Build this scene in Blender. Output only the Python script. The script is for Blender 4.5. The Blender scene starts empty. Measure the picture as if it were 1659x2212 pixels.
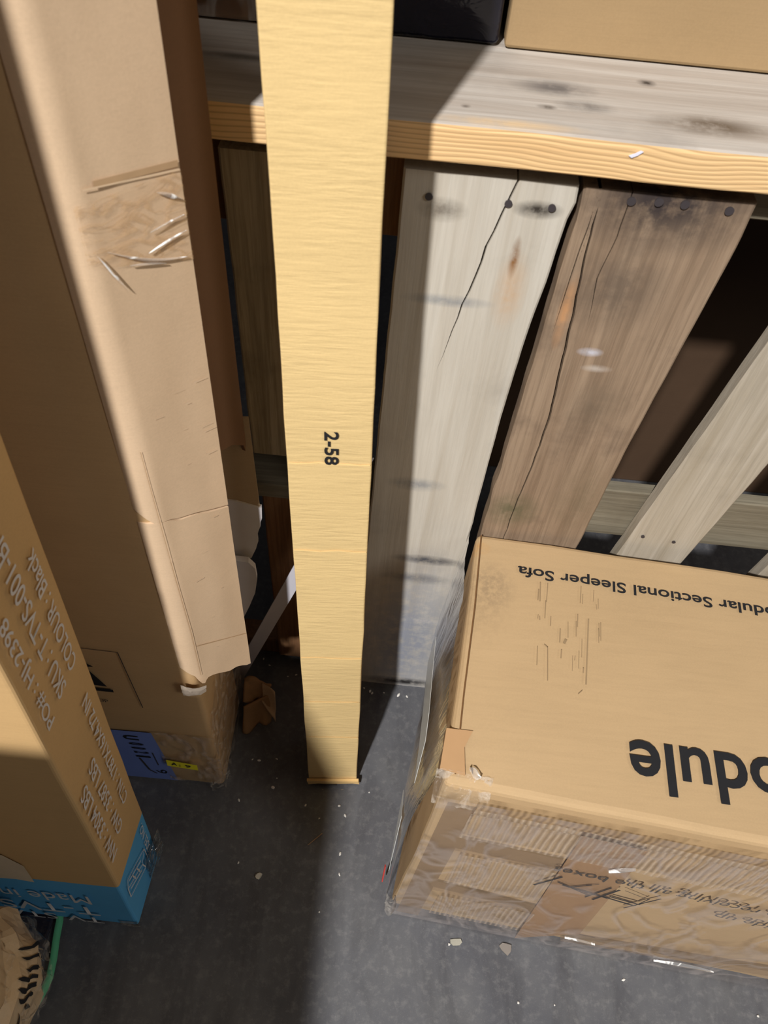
import bpy, bmesh, math, random
from mathutils import Vector, Matrix, noise

random.seed(7)
C = bpy.context.scene.collection
V = Vector

# ------------------------------------------------------------------ camera
cam_d = bpy.data.cameras.new('camera')
cam = bpy.data.objects.new('camera', cam_d)
C.objects.link(cam)
cam_d.sensor_fit = 'VERTICAL'
cam_d.sensor_height = 24.0
cam_d.lens = 24.0 * 1661.0 / 2212.0
cam_d.clip_start = 0.02
cam_d.dof.use_dof = True
cam_d.dof.focus_distance = 1.25
cam_d.dof.aperture_fstop = 5.6
ROT = Matrix(((0.9950296, -0.0995799, 0.0), (0.078407, 0.7834647, -0.6164702), (0.061388, 0.6134061, 0.7873783)))
cam.matrix_world = Matrix.Translation((0, 0, 1.6)) @ ROT.to_4x4()
bpy.context.scene.camera = cam

# ------------------------------------------------------------------ light
sc = bpy.context.scene
sc.view_settings.view_transform = 'Standard'
sc.view_settings.look = 'None'
sc.view_settings.exposure = 0.0
sc.view_settings.gamma = 1.0
sc.view_settings.use_curve_mapping = False
world = bpy.data.worlds.new('world')
sc.world = world
world.use_nodes = True
bg = world.node_tree.nodes['Background']
bg.inputs[0].default_value = (1.0, 0.93, 0.86, 1)
bg.inputs[1].default_value = 0.042


def lamp(name, loc, target, power, size, col):
    d = bpy.data.lights.new(name, 'AREA')
    d.shape = 'DISK'
    d.size = size
    d.energy = power
    d.color = col
    o = bpy.data.objects.new(name, d)
    C.objects.link(o)
    o.location = loc
    o.rotation_euler = (V(target) - V(loc)).to_track_quat('-Z', 'Y').to_euler()
    return o


lamp('warehouse_lamp', (-1.30, -3.03, 5.1), (0, .6, .5), 462, .20, (1.0, .985, .97))
lamp('aisle_fill', (4.0, -2.2, 4.2), (0, .6, .4), 62, 1.6, (1.0, .96, .90))  # unseen fill light, added to brighten the shaded right-facing sides

# ------------------------------------------------------------------ materials


class NT:
    def __init__(self, name):
        self.m = bpy.data.materials.new(name)
        self.m.use_nodes = True
        self.t = self.m.node_tree
        self.b = self.t.nodes['Principled BSDF']
        self.out = self.t.nodes['Material Output']
        tc = self.t.nodes.new('ShaderNodeTexCoord')
        self.co = tc.outputs['Object']

    def n(self, typ, **kw):
        x = self.t.nodes.new('ShaderNode' + typ)
        for k, v in kw.items():
            if hasattr(x, k) and not isinstance(x.bl_rna.properties.get(k), type(None)):
                setattr(x, k, v)
        return x

    def link(self, a, b):
        self.t.links.new(a, b)

    def mapping(self, scale=(1, 1, 1), rot=(0, 0, 0), loc=(0, 0, 0)):
        x = self.n('Mapping')
        x.inputs['Scale'].default_value = scale
        x.inputs['Rotation'].default_value = rot
        x.inputs['Location'].default_value = loc
        self.link(self.co, x.inputs['Vector'])
        return x.outputs[0]

    def noise(self, vec, scale, detail=4, rough=.55, dist=0):
        x = self.n('TexNoise')
        x.inputs['Scale'].default_value = scale
        x.inputs['Detail'].default_value = detail
        x.inputs['Roughness'].default_value = rough
        x.inputs['Distortion'].default_value = dist
        self.link(vec, x.inputs['Vector'])
        return x.outputs['Fac']

    def wave(self, vec, scale, axis='Z', dist=0, detail=2, dscale=1, prof='SIN'):
        x = self.n('TexWave')
        x.wave_type = 'BANDS'
        x.bands_direction = axis
        x.wave_profile = prof
        x.inputs['Scale'].default_value = scale
        x.inputs['Distortion'].default_value = dist
        x.inputs['Detail'].default_value = detail
        x.inputs['Detail Scale'].default_value = dscale
        self.link(vec, x.inputs['Vector'])
        return x.outputs['Fac']

    def ramp(self, fac, stops):
        x = self.n('ValToRGB')
        e = x.color_ramp.elements
        while len(e) < len(stops):
            e.new(.5)
        for el, (p, c) in zip(e, stops):
            el.position = p
            el.color = (c[0], c[1], c[2], 1) if not isinstance(c, (int, float)) else (c, c, c, 1)
        self.link(fac, x.inputs[0])
        return x.outputs[0]

    def mix(self, fac, a, b, mode='MIX'):
        x = self.n('Mix')
        x.data_type = 'RGBA'
        x.blend_type = mode
        for s, v in ((x.inputs[0], fac), (x.inputs[6], a), (x.inputs[7], b)):
            if isinstance(v, (int, float)):
                s.default_value = v
            elif isinstance(v, (tuple, list)):
                s.default_value = (v[0], v[1], v[2], 1)
            else:
                self.link(v, s)
        return x.outputs[2]

    def math(self, op, a, b=None, clamp=False):
        x = self.n('Math')
        x.operation = op
        x.use_clamp = clamp
        for s, v in ((x.inputs[0], a), (x.inputs[1], b)):
            if v is None:
                continue
            if isinstance(v, (int, float)):
                s.default_value = v
            else:
                self.link(v, s)
        return x.outputs[0]

    def spot(self, c, r, soft=.5, warp=None):
        """soft ellipsoid mask at object-space centre c with radii r"""
        src = self.co if warp is None else warp
        s = self.n('VectorMath')
        s.operation = 'SUBTRACT'
        self.link(src, s.inputs[0])
        s.inputs[1].default_value = c
        d = self.n('VectorMath')
        d.operation = 'DIVIDE'
        self.link(s.outputs[0], d.inputs[0])
        d.inputs[1].default_value = r
        l = self.n('VectorMath')
        l.operation = 'LENGTH'
        self.link(d.outputs[0], l.inputs[0])
        mr = self.n('MapRange')
        mr.inputs[1].default_value = 1.0
        mr.inputs[2].default_value = 1.0 - soft
        mr.inputs[3].default_value = 0
        mr.inputs[4].default_value = 1
        self.link(l.outputs['Value'], mr.inputs[0])
        return mr.outputs[0]

    def bump(self, h, strength=.3, dist=.001, prev=None):
        x = self.n('Bump')
        x.inputs['Strength'].default_value = strength
        x.inputs['Distance'].default_value = dist
        self.link(h, x.inputs['Height'])
        if prev is not None:
            self.link(prev, x.inputs['Normal'])
        return x.outputs[0]

    def fin(self, col=None, rough=.7, spec=.3, nrm=None):
        if col is not None:
            if isinstance(col, tuple):
                self.b.inputs['Base Color'].default_value = (*col, 1)
            else:
                self.link(col, self.b.inputs['Base Color'])
        if isinstance(rough, (int, float)):
            self.b.inputs['Roughness'].default_value = rough
        else:
            self.link(rough, self.b.inputs['Roughness'])
        self.b.inputs['Specular IOR Level'].default_value = spec
        if nrm is not None:
            self.link(nrm, self.b.inputs['Normal'])
        return self.m


def s2l(r, g, b):
    f = lambda c: (c / 255 / 12.92) if c / 255 <= .04045 else ((c / 255 + .055) / 1.055) ** 2.4
    return (f(r), f(g), f(b))


def mul(c, k):
    return tuple(x * k for x in c)


def mat_card(name, base, flute=0.0, fscale=22, faxis='Z', fiber='X', marks=(), var=.16, rough=.72, spec=.25, band=None):
    t = NT(name)
    big = t.noise(t.mapping((1, 1, 1)), 3.2, 4, .6)
    sc_ = {'X': (2, 26, 90), 'Z': (60, 60, 3)}[fiber]
    fib = t.noise(t.mapping(sc_), 6, 3, .6)
    fine = t.noise(t.mapping((1, 1, 1)), 420, 2, .6)
    col = t.mix(t.ramp(big, [(.3, 0), (.7, 1)]), mul(base, 1 - var), mul(base, 1 + var * .5))
    col = t.mix(t.math('MULTIPLY', t.ramp(fib, [(.4, 0), (.75, 1)]), .22), col, mul(base, .72))
    col = t.mix(t.math('MULTIPLY', t.ramp(fine, [(.35, 0), (.7, 1)]), .18), col, mul(base, 1.22))
    if band is not None:
        ax, lim, bc, wob = band
        sep = t.n('SeparateXYZ')
        t.link(t.co, sep.inputs[0])
        z = sep.outputs[ax]
        msk = t.math('LESS_THAN', z, lim)
        col = t.mix(msk, col, t.mix(t.ramp(big, [(.3, 0), (.7, 1)]), mul(bc, .85), mul(bc, 1.1)))
    for mk in marks:
        c, r, k, cc = mk
        w = t.noise(t.mapping((1, 1, 1)), 90, 3, .7)
        msk = t.math('MULTIPLY', t.spot(c, r, .7), t.math('MULTIPLY', t.ramp(w, [(.38, .15), (.6, 1)]), k))
        col = t.mix(msk, col, cc)
    nrm = t.bump(fine, .12, .0006)
    if flute:
        w = t.ramp(t.noise(t.mapping((26, 26, 190)), 1.0, 3, .5), [(.32, 0), (.62, 1)])
        br = t.ramp(t.noise(t.mapping((9, 9, 9)), 1.5, 3, .6), [(.3, .25), (.65, 1)])
        nrm = t.bump(t.math('MULTIPLY', w, br), flute, .0022, nrm)
        col = t.mix(t.math('MULTIPLY', t.math('MULTIPLY', t.ramp(w, [(0, 1), (.5, 0)]), br), .13), col, mul(base, .70))
    nrm = t.bump(big, .25, .006, nrm)
    return t.fin(col, rough, spec, nrm)


def mat_wood(name, light, dark, grain='Z', streak=.5, stain=.4, stain_col=(.03, .028, .026), rings=0, marks=(), seed=0.0, rough=.8):
    t = NT(name)
    st = {'Z': (30, 30, 1.3), 'X': (1.3, 30, 30)}[grain]
    st2 = {'Z': (140, 140, 4), 'X': (4, 140, 140)}[grain]
    g1 = t.noise(t.mapping(st, loc=(seed, seed * .7, seed * .3)), 1.0, 6, .65, .6)
    g2 = t.noise(t.mapping(st2, loc=(seed, seed, seed)), 1.6, 4, .7)
    b = t.noise(t.mapping((1, 1, 1), loc=(seed * 2, 0, seed)), 7, 5, .62)
    col = t.mix(t.ramp(g1, [(.32, 0), (.68, 1)]), light, dark)
    col = t.mix(t.math('MULTIPLY', t.ramp(g2, [(.38, 1), (.55, 0)]), streak), col, mul(dark, .55))
    nrm = t.bump(g2, .35, .0012)
    nrm = t.bump(g1, .4, .003, nrm)
    if rings:
        mp = {'X': (.45, 1, 1), 'Z': (1, 1, .45)}[grain]
        w = t.wave(t.mapping(mp, loc=(seed, 0, 0)), rings, 'Z' if grain == 'X' else 'X', 16.0, 1, .22)
        col = t.mix(t.math('MULTIPLY', t.ramp(w, [(.0, 1), (.30, 0)]), .75), col, mul(dark, .62))
        nrm = t.bump(w, .25, .0012, nrm)
    smask = t.math('MULTIPLY', t.ramp(b, [(.55, 0), (.75, 1)]), stain)
    col = t.mix(smask, col, stain_col)
    for c, r, k, cc in marks:
        w = t.noise(t.mapping((1, 1, 1)), 38, 4, .65)
        msk = t.math('MULTIPLY', t.spot(c, r, .8), t.math('MULTIPLY', t.ramp(w, [(.32, .35), (.55, 1)]), min(1.0, k * 1.25)), True)
        col = t.mix(msk, col, cc)
    return t.fin(col, rough, .2, nrm)


def mat_plain(name, col, rough=.6, spec=.3, var=.12, scale=40):
    t = NT(name)
    nz = t.noise(t.mapping((1, 1, 1)), scale, 3, .6)
    c = t.mix(nz, mul(col, 1 - var), mul(col, 1 + var))
    return t.fin(c, rough, spec, t.bump(nz, .1, .001))


def mat_film(name, milky=.12, tint=(.9, .88, .84), rough=.18, wr=.5, wscale=18, stretch=(1, 1, 1), rot=(0, 0, 0), hatch=0, gloss=.25):
    t = NT(name)
    t.t.nodes.remove(t.b)
    tr = t.n('BsdfTransparent')
    gl = t.n('BsdfGlossy')
    gl.inputs['Roughness'].default_value = rough
    gl.inputs['Color'].default_value = (1, 1, 1, 1)
    df = t.n('BsdfDiffuse')
    df.inputs['Color'].default_value = (*tint, 1)
    nz = t.noise(t.mapping(stretch, rot), wscale, 3, .5, 1.2)
    h = t.ramp(nz, [(.35, 0), (.5, 1), (.65, 0)])
    nrm = t.bump(h, wr, .004)
    mk = t.math('MULTIPLY', t.ramp(nz, [(.42, .25), (.5, 1.6), (.58, .25)]), milky)
    if hatch:
        w = t.wave(t.mapping((1, 1, 1), rot), hatch, 'X', 2.0, 2, .12)
        nrm = t.bump(w, .8, .003, nrm)
        mk = t.math('MULTIPLY', t.math('ADD', t.math('MULTIPLY', w, 1.4), .3), milky)
    t.link(nrm, gl.inputs['Normal'])
    t.link(nrm, df.inputs['Normal'])
    lw = t.n('LayerWeight')
    lw.inputs[0].default_value = gloss
    m1 = t.n('MixShader')
    t.link(mk, m1.inputs[0])
    t.link(tr.outputs[0], m1.inputs[1])
    t.link(df.outputs[0], m1.inputs[2])
    m2 = t.n('MixShader')
    t.link(lw.outputs['Fresnel'], m2.inputs[0])
    t.link(m1.outputs[0], m2.inputs[1])
    t.link(gl.outputs[0], m2.inputs[2])
    t.link(m2.outputs[0], t.out.inputs['Surface'])
    return t.m


# ------------------------------------------------------------------ object helpers
def root(name, label, cat, loc, group=None):
    o = bpy.data.objects.new(name, None)
    C.objects.link(o)
    o.location = loc
    o.empty_display_size = .05
    o['label'] = label
    o['category'] = cat
    if group:
        o['group'] = group
    return o


def origin_of(o):
    p = V((0, 0, 0))
    while o is not None:
        p = p + V(o.location)
        o = o.parent
    return p


def mk(name, bm, mats, parent=None, loc=None, smooth=False, label=None):
    """link bm (world-space verts) as one mesh object"""
    base = origin_of(parent) if parent is not None else V(loc or (0, 0, 0))
    bmesh.ops.translate(bm, verts=bm.verts, vec=-base)
    me = bpy.data.meshes.new(name)
    bm.to_mesh(me)
    bm.free()
    if smooth:
        for p in me.polygons:
            p.use_smooth = True
    o = bpy.data.objects.new(name, me)
    C.objects.link(o)
    for m in (mats if isinstance(mats, (list, tuple)) else [mats]):
        me.materials.append(m)
    if parent is not None:
        o.parent = parent
    else:
        o.location = base
    if label:
        o['label'] = label
    return o


def tag(o, label, cat, group=None, kind=None):
    if label:
        o['label'] = label
    if cat:
        o['category'] = cat
    if group:
        o['group'] = group
    if kind:
        o['kind'] = kind
    return o


def hexa(bm, pts, bevel=0.0, seg=2, cuts=0):
    """pts: 8 corners, bottom ring of 4 (ccw) then top ring"""
    vs = [bm.verts.new(p) for p in pts]
    q = [(3, 2, 1, 0), (4, 5, 6, 7), (0, 1, 5, 4), (1, 2, 6, 5), (2, 3, 7, 6), (3, 0, 4, 7)]
    fs = [bm.faces.new([vs[i] for i in f]) for f in q]
    es = list({e for f in fs for e in f.edges})
    if bevel:
        bmesh.ops.bevel(bm, geom=es, offset=bevel, segments=seg, affect='EDGES', profile=.5)
    if cuts:
        bmesh.ops.subdivide_edges(bm, edges=[e for e in bm.edges if e.calc_length() > .06], cuts=cuts, use_grid_fill=True)
    return bm


def prism(bm, ring, top):
    """closed prism between two rings of equal length"""
    n = len(ring)
    a = [bm.verts.new(p) for p in ring]
    b = [bm.verts.new(p) for p in top]
    bm.faces.new(a[::-1])
    bm.faces.new(b)
    for i in range(n):
        j = (i + 1) % n
        bm.faces.new((a[i], a[j], b[j], b[i]))
    return bm


def jitter(bm, amp, scale, seed=0.0):
    for v in bm.verts:
        d = noise.noise_vector(v.co * scale + V((seed, seed * 2, 0)))
        v.co += d * amp


class Frame:
    """plane frame: point = O + u*U + v*W + n*N"""

    def __init__(self, O, U, W):
        self.O, self.U, self.W = V(O), V(U), V(W)
        self.N = self.U.cross(self.W).normalized()

    def __call__(self, u, v, n=0.0):
        return self.O + self.U * u + self.W * v + self.N * n


def sheet(name, fr, poly, thick, n0, mat, parent, wob=0.0, label=None):
    """thin slab: 2-D polygon in frame fr raised to n0..n0+thick"""
    bm = bmesh.new()
    prism(bm, [fr(u, v, n0) for u, v in poly], [fr(u, v, n0 + thick) for u, v in poly])
    bmesh.ops.recalc_face_normals(bm, faces=bm.faces)
    if wob:
        jitter(bm, wob, 30)
    return mk(name, bm, mat, parent, label=label)


def grid_patch(name, fn, nu, nv, mat, parent, label=None, thick=0):
    bm = bmesh.new()
    g = [[bm.verts.new(fn(i / nu, j / nv)) for j in range(nv + 1)] for i in range(nu + 1)]
    for i in range(nu):
        for j in range(nv):
            bm.faces.new((g[i][j], g[i + 1][j], g[i + 1][j + 1], g[i][j + 1]))
    if thick:
        bmesh.ops.recalc_face_normals(bm, faces=bm.faces)
        bmesh.ops.solidify(bm, geom=bm.faces[:], thickness=thick)
    return mk(name, bm, mat, parent, smooth=True, label=label)


def text(name, s, fr, p0, d, up, length, height, mat, parent, off=.0006, bold=.012, italic=0):
    """lettering laid on frame fr, starting at p0, reading along d with letter tops towards up (unit 2-D vectors)"""
    cu = bpy.data.curves.new(name, 'FONT')
    cu.body = s
    cu.size = 1.0
    cu.offset = bold
    cu.resolution_u = 4
    o = bpy.data.objects.new(name, cu)
    C.objects.link(o)
    dg = bpy.context.evaluated_depsgraph_get()
    me = bpy.data.meshes.new_from_object(o.evaluated_get(dg))
    bpy.data.objects.remove(o)
    xs = [v.co.x for v in me.vertices]
    ys = [v.co.y for v in me.vertices]
    x0, w = min(xs), max(xs) - min(xs)
    y0, h = min(ys), max(ys) - min(ys)
    if height is None:
        k = ky = length / w
    elif length is None:
        k = ky = height / h
    else:
        k, ky = length / w, height / h
    bm = bmesh.new()
    bm.from_mesh(me)
    bpy.data.meshes.remove(me)
    for v in bm.verts:
        a, b = (v.co.x - x0) * k, (v.co.y - y0) * ky
        v.co = fr(p0[0] + d[0] * a + up[0] * b, p0[1] + d[1] * a + up[1] * b, off)
    return mk(name, bm, mat, parent)


def strokes(name, fr, segs, mat, parent, off=.0006):
    """printed line work: list of (u0,v0,u1,v1,width)"""
    bm = bmesh.new()
    for u0, v0, u1, v1, w in segs:
        d = V((u1 - u0, v1 - v0))
        n = V((-d.y, d.x)).normalized() * w * .5
        q = [(u0 - n.x, v0 - n.y), (u1 - n.x, v1 - n.y), (u1 + n.x, v1 + n.y), (u0 + n.x, v0 + n.y)]
        bm.faces.new([bm.verts.new(fr(a, b, off)) for a, b in q])
    return mk(name, bm, mat, parent)


def decal(name, fr, poly, mat, parent, off=.0005, label=None):
    bm = bmesh.new()
    bm.faces.new([bm.verts.new(fr(a, b, off)) for a, b in poly])
    return mk(name, bm, mat, parent, label=label)


# ------------------------------------------------------------------ shared materials
INK = mat_plain('black_ink', (.018, .018, .020), .7, .2)
INK_SOFT = mat_plain('faded_ink', (.055, .048, .042), .8, .2)
WHITE_INK = mat_plain('white_ink', (.62, .60, .60), .7, .2)
FILM = mat_film('stretch_film', .10, wr=.6, wscale=14, stretch=(2.2, 2.2, .7))
FILM_CRUMPLED = mat_film('crumpled_film', .20, tint=(.8, .72, .62), wr=.35, wscale=22, rough=.2, gloss=.10)
SHINE = mat_film('tape_wrinkle_and_painted_glint', .75, tint=(.95, .93, .9), rough=.15, wr=.2, gloss=.4)  # whitish film for tape wrinkles and for glints painted on the sofa wrap
TAPE_CLEAR = mat_film('clear_tape', .22, tint=s2l(206, 168, 120), wr=.12, wscale=14, stretch=(2, 2, 5), rough=.25, gloss=.01)

# ------------------------------------------------------------------ floor and wall
t = NT('concrete')
n1 = t.noise(t.mapping((1, 1, 1)), 5, 6, .62)
n2 = t.noise(t.mapping((1, 1, 1)), 60, 5, .7)
n3 = t.noise(t.mapping((2.2, .7, 1), (0, 0, .35)), 6, 4, .6, .8)
n4 = t.noise(t.mapping((1, 1, 1)), 500, 2, .6)
col = t.mix(t.ramp(n1, [(.3, 0), (.7, 1)]), s2l(80, 81, 87), s2l(103, 103, 104))
col = t.mix(t.math('MULTIPLY', t.ramp(n3, [(.45, 0), (.7, 1)]), .55), col, s2l(56, 55, 59))
col = t.mix(t.math('MULTIPLY', t.ramp(n2, [(.5, 0), (.72, 1)]), .35), col, s2l(140, 138, 136))
col = t.mix(t.math('MULTIPLY', t.ramp(n4, [(.62, 0), (.75, 1)]), .25), col, s2l(160, 158, 156))
rg = t.math('ADD', t.math('MULTIPLY', n1, .3), .33)
M_floor = t.fin(col, rg, .45, t.bump(n2, .12, .002, t.bump(n4, .1, .0006)))
bm = bmesh.new()
hexa(bm, [(-5, -5, -.1), (5, -5, -.1), (5, 3.2, -.1), (-5, 3.2, -.1), (-5, -5, 0), (5, -5, 0), (5, 3.2, 0), (-5, 3.2, 0)])
tag(mk('floor', bm, M_floor), 'dark grey scuffed concrete warehouse floor', 'floor', kind='structure')
bm = bmesh.new()
hexa(bm, [(-5, 3.2, 0), (5, 3.2, 0), (5, 3.3, 0), (-5, 3.3, 0), (-5, 3.2, 4), (5, 3.2, 4), (5, 3.3, 4), (-5, 3.3, 4)])
tag(mk('wall_back', bm, mat_plain('dark_wall', (.03, .03, .035), .9)), 'dark warehouse wall behind the rack', 'wall', kind='structure')

# ------------------------------------------------------------------ wooden shelf plank
PL = root('shelf_plank', 'thick weathered pine plank lying level across the tops of the upright pallets', 'plank', (0, .74, 1.2185))
kz = .019
M_top = mat_wood('weathered_plank_top', s2l(200, 193, 184), s2l(172, 160, 148), 'X', .2, .2, s2l(80, 76, 74), marks=[
    ((.13, .10, .04), (.05, .022, .05), .6, s2l(84, 80, 80)), ((.16, .065, .04), (.035, .016, .05), .5, s2l(88, 84, 82)),
    ((.23, .135, .04), (.012, .010, .05), .8, s2l(70, 62, 56)), ((.285, .05, .04), (.07, .026, .05), .75, s2l(96, 80, 62)),
    ((.12, .055, .04), (.012, .006, .05), .8, s2l(80, 70, 60)), ((.08, .012, .04), (.09, .012, .05), .6, s2l(222, 190, 146)),
    ((.04, .04, .04), (.006, .005, .05), .9, s2l(60, 46, 36)), ((-.19, .10, .04), (.06, .012, .05), .6, s2l(84, 78, 70)),
    ((-.14, .085, .04), (.016, .006, .05), .8, s2l(62, 48, 38))])
M_front = mat_wood('sawn_pine_edge', s2l(240, 204, 152), s2l(226, 184, 130), 'X', .10, 0, rings=62, rough=.6)
bm = bmesh.new()
X0, X1, Y0, Y1, Z0, Z1 = -1.3, 1.6, .74, .926, 1.2185, 1.2567
NX = 60
rows = []
prof = [(Y0, Z0 + .002), (Y0 + .001, Z0 + .0005), (Y1, Z0), (Y1, Z1), (Y0 + .12, Z1), (Y0 + .004, Z1), (Y0 + .001, Z1 - .0015), (Y0, Z1 - .005)]
for i in range(NX + 1):
    x = X0 + (X1 - X0) * i / NX
    w = noise.noise(V((x * 6, 0, 0))) * .0012
    rows.append([bm.verts.new((x, y + (w if y < Y0 + .01 else 0), z + w * .5)) for y, z in prof])
for i in range(NX):
    for j in range(8):
        f = bm.faces.new((rows[i][j], rows[i + 1][j], rows[i + 1][(j + 1) % 8], rows[i][(j + 1) % 8]))
        f.material_index = 1 if j in (7, 0, 6) else 0
bm.faces.new(rows[0])
bm.faces.new(rows[-1][::-1])
bmesh.ops.recalc_face_normals(bm, faces=bm.faces)
mk('plank', bm, [M_top, M_front], PL)
fr = Frame((0, .739, 0), (1, 0, 0), (0, 0, 1))
sheet('paint_fleck', fr, [(.199, 1.2445), (.202, 1.2428), (.207, 1.2455), (.2115, 1.2495), (.209, 1.2503), (.204, 1.247)], .0012, 0, mat_plain('white_fleck', s2l(225, 225, 240), .3), PL, label='small white fleck on the plank edge')

# second plank behind, carries the cartons
BP = root('shelf_plank', 'rough plank hidden under the cartons behind the front shelf plank', 'plank', (0, 1.0, 1.2185))
bm = bmesh.new()
hexa(bm, [(-1.3, .93, Z0), (1.6, .93, Z0), (1.6, 1.2, Z0), (-1.3, 1.2, Z0), (-1.3, .93, Z1 - .001), (1.6, .93, Z1 - .001), (1.6, 1.2, Z1 - .001), (-1.3, 1.2, Z1 - .001)], .002, 1)
mk('plank', bm, M_top, BP)

# ------------------------------------------------------------------ pallets
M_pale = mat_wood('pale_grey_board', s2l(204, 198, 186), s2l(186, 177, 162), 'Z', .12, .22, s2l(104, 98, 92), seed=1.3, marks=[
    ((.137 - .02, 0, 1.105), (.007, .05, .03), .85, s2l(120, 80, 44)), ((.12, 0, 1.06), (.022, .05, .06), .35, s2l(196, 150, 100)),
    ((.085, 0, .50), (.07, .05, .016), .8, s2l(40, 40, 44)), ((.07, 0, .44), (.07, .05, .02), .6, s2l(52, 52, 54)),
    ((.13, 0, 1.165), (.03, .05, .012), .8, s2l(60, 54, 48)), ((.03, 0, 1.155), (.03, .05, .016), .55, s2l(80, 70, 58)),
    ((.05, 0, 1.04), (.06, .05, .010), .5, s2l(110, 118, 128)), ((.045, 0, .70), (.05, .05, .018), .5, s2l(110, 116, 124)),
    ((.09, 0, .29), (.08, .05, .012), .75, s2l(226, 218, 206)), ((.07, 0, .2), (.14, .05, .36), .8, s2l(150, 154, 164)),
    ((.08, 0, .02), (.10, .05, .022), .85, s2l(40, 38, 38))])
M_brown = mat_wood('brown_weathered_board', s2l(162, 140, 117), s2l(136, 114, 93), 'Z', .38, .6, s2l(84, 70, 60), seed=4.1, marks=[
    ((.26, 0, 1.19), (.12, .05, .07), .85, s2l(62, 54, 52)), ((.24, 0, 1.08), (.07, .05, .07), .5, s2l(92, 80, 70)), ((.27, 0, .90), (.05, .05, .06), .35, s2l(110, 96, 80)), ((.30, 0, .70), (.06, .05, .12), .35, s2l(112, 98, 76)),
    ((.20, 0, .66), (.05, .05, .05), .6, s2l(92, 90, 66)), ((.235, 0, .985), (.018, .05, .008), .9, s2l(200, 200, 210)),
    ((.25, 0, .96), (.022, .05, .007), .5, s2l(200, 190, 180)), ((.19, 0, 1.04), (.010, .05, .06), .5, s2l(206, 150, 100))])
M_slat = mat_wood('grey_slat', s2l(186, 176, 160), s2l(160, 148, 128), 'Z', .22, .2, s2l(90, 80, 70), seed=7.7)
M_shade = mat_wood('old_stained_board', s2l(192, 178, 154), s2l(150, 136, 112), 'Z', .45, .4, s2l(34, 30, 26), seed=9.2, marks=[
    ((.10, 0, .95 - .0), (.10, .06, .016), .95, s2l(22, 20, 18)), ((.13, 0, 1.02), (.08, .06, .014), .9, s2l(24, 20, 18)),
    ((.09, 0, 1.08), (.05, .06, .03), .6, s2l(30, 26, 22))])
M_cross = mat_wood('grey_crossboard', s2l(140, 132, 114), s2l(108, 99, 82), 'X', .3, .3, s2l(70, 62, 52), seed=2.2)
M_redwood = mat_wood('reddish_board', s2l(150, 112, 78), s2l(112, 78, 52), 'Z', .35, .3, s2l(50, 36, 26), seed=5.5)
M_nail = mat_plain('rusty_nail', (.05, .042, .045), .45, .5)


def board(name, zs, bounds, gaps, y0, y1, mat, parent, wob=.0008, seed=0, rot=None):
    """vertical deck board; bounds = list of functions x(z) from left to right, gaps[i](z) = width of crack on inner bound i"""
    bm = bmesh.new()
    nb = len(bounds) - 1
    for k in range(nb):
        A, B = [], []
        for z in zs:
            l = bounds[k](z) + (gaps[k - 1](z) * .5 if k > 0 else 0)
            r = bounds[k + 1](z) - (gaps[k](z) * .5 if k < nb - 1 else 0)
            if k == 0:
                l += noise.noise(V((seed, z * 14, 3))) * wob * 2
            if k == nb - 1:
                r += noise.noise(V((seed, z * 14, 9))) * wob * 2
            m = [l, l + .0025, l + (r - l) * .33, l + (r - l) * .66, r - .0025, r]
            dy = [.002 if k == 0 else 0, 0, 0, 0, 0, .002 if k == nb - 1 else 0]
            A.append([bm.verts.new((x, y0 + d + noise.noise(V((x * 9, z * 5, seed))) * .0012, z)) for x, d in zip(m, dy)])
            B.append([bm.verts.new((x, y1, z)) for x in (l, r)])
        for i in range(len(zs) - 1):
            for j in range(5):
                bm.faces.new((A[i][j], A[i][j + 1], A[i + 1][j + 1], A[i + 1][j]))
            bm.faces.new((B[i][0], A[i][0], A[i + 1][0], B[i + 1][0]))
            bm.faces.new((A[i][5], B[i][1], B[i + 1][1], A[i + 1][5]))
            bm.faces.new((B[i][1], B[i][0], B[i + 1][0], B[i + 1][1]))
        bm.faces.new([*A[-1], B[-1][1], B[-1][0]])
        bm.faces.new([B[0][0], B[0][1], *A[0][::-1]])
    bmesh.ops.recalc_face_normals(bm, faces=bm.faces)
    return mk(name, bm, mat, parent)


def poly_fn(pts):
    def f(u):
        for (a, p), (b_, q) in zip(pts, pts[1:]):
            if u <= b_:
                return p + (q - p) * (u - a) / (b_ - a)
        return pts[-1][1]
    return f


def frange(a, b, n):
    return [a + (b - a) * i / n for i in range(n + 1)]


def lin(x0, z0, x1, z1):
    return lambda z: x0 + (x1 - x0) * (z - z0) / (z1 - z0)


def zig(f, amp, fq, seed):
    return lambda z: f(z) + noise.noise(V((z * fq, seed, 0))) * amp


def nail(x, z, y, parent, r=.0042):
    bm = bmesh.new()
    bmesh.ops.create_cone(bm, cap_ends=True, segments=14, radius1=r * .8, radius2=r, depth=.004)
    bmesh.ops.rotate(bm, verts=bm.verts, cent=(0, 0, 0), matrix=Matrix.Rotation(math.radians(90), 3, 'X'))
    bmesh.ops.translate(bm, verts=bm.verts, vec=(x, y, z))
    return mk('nail', bm, M_nail, parent)


def bar(name, x0, x1, y0, y1, z0, z1, mat, parent, bev=.002, jit=0.0):
    bm = bmesh.new()
    hexa(bm, [(x0, y0, z0), (x1, y0, z0), (x1, y1, z0), (x0, y1, z0), (x0, y0, z1), (x1, y0, z1), (x1, y1, z1), (x0, y1, z1)], bev, 1)
    return mk(name, bm, mat, parent)


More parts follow.
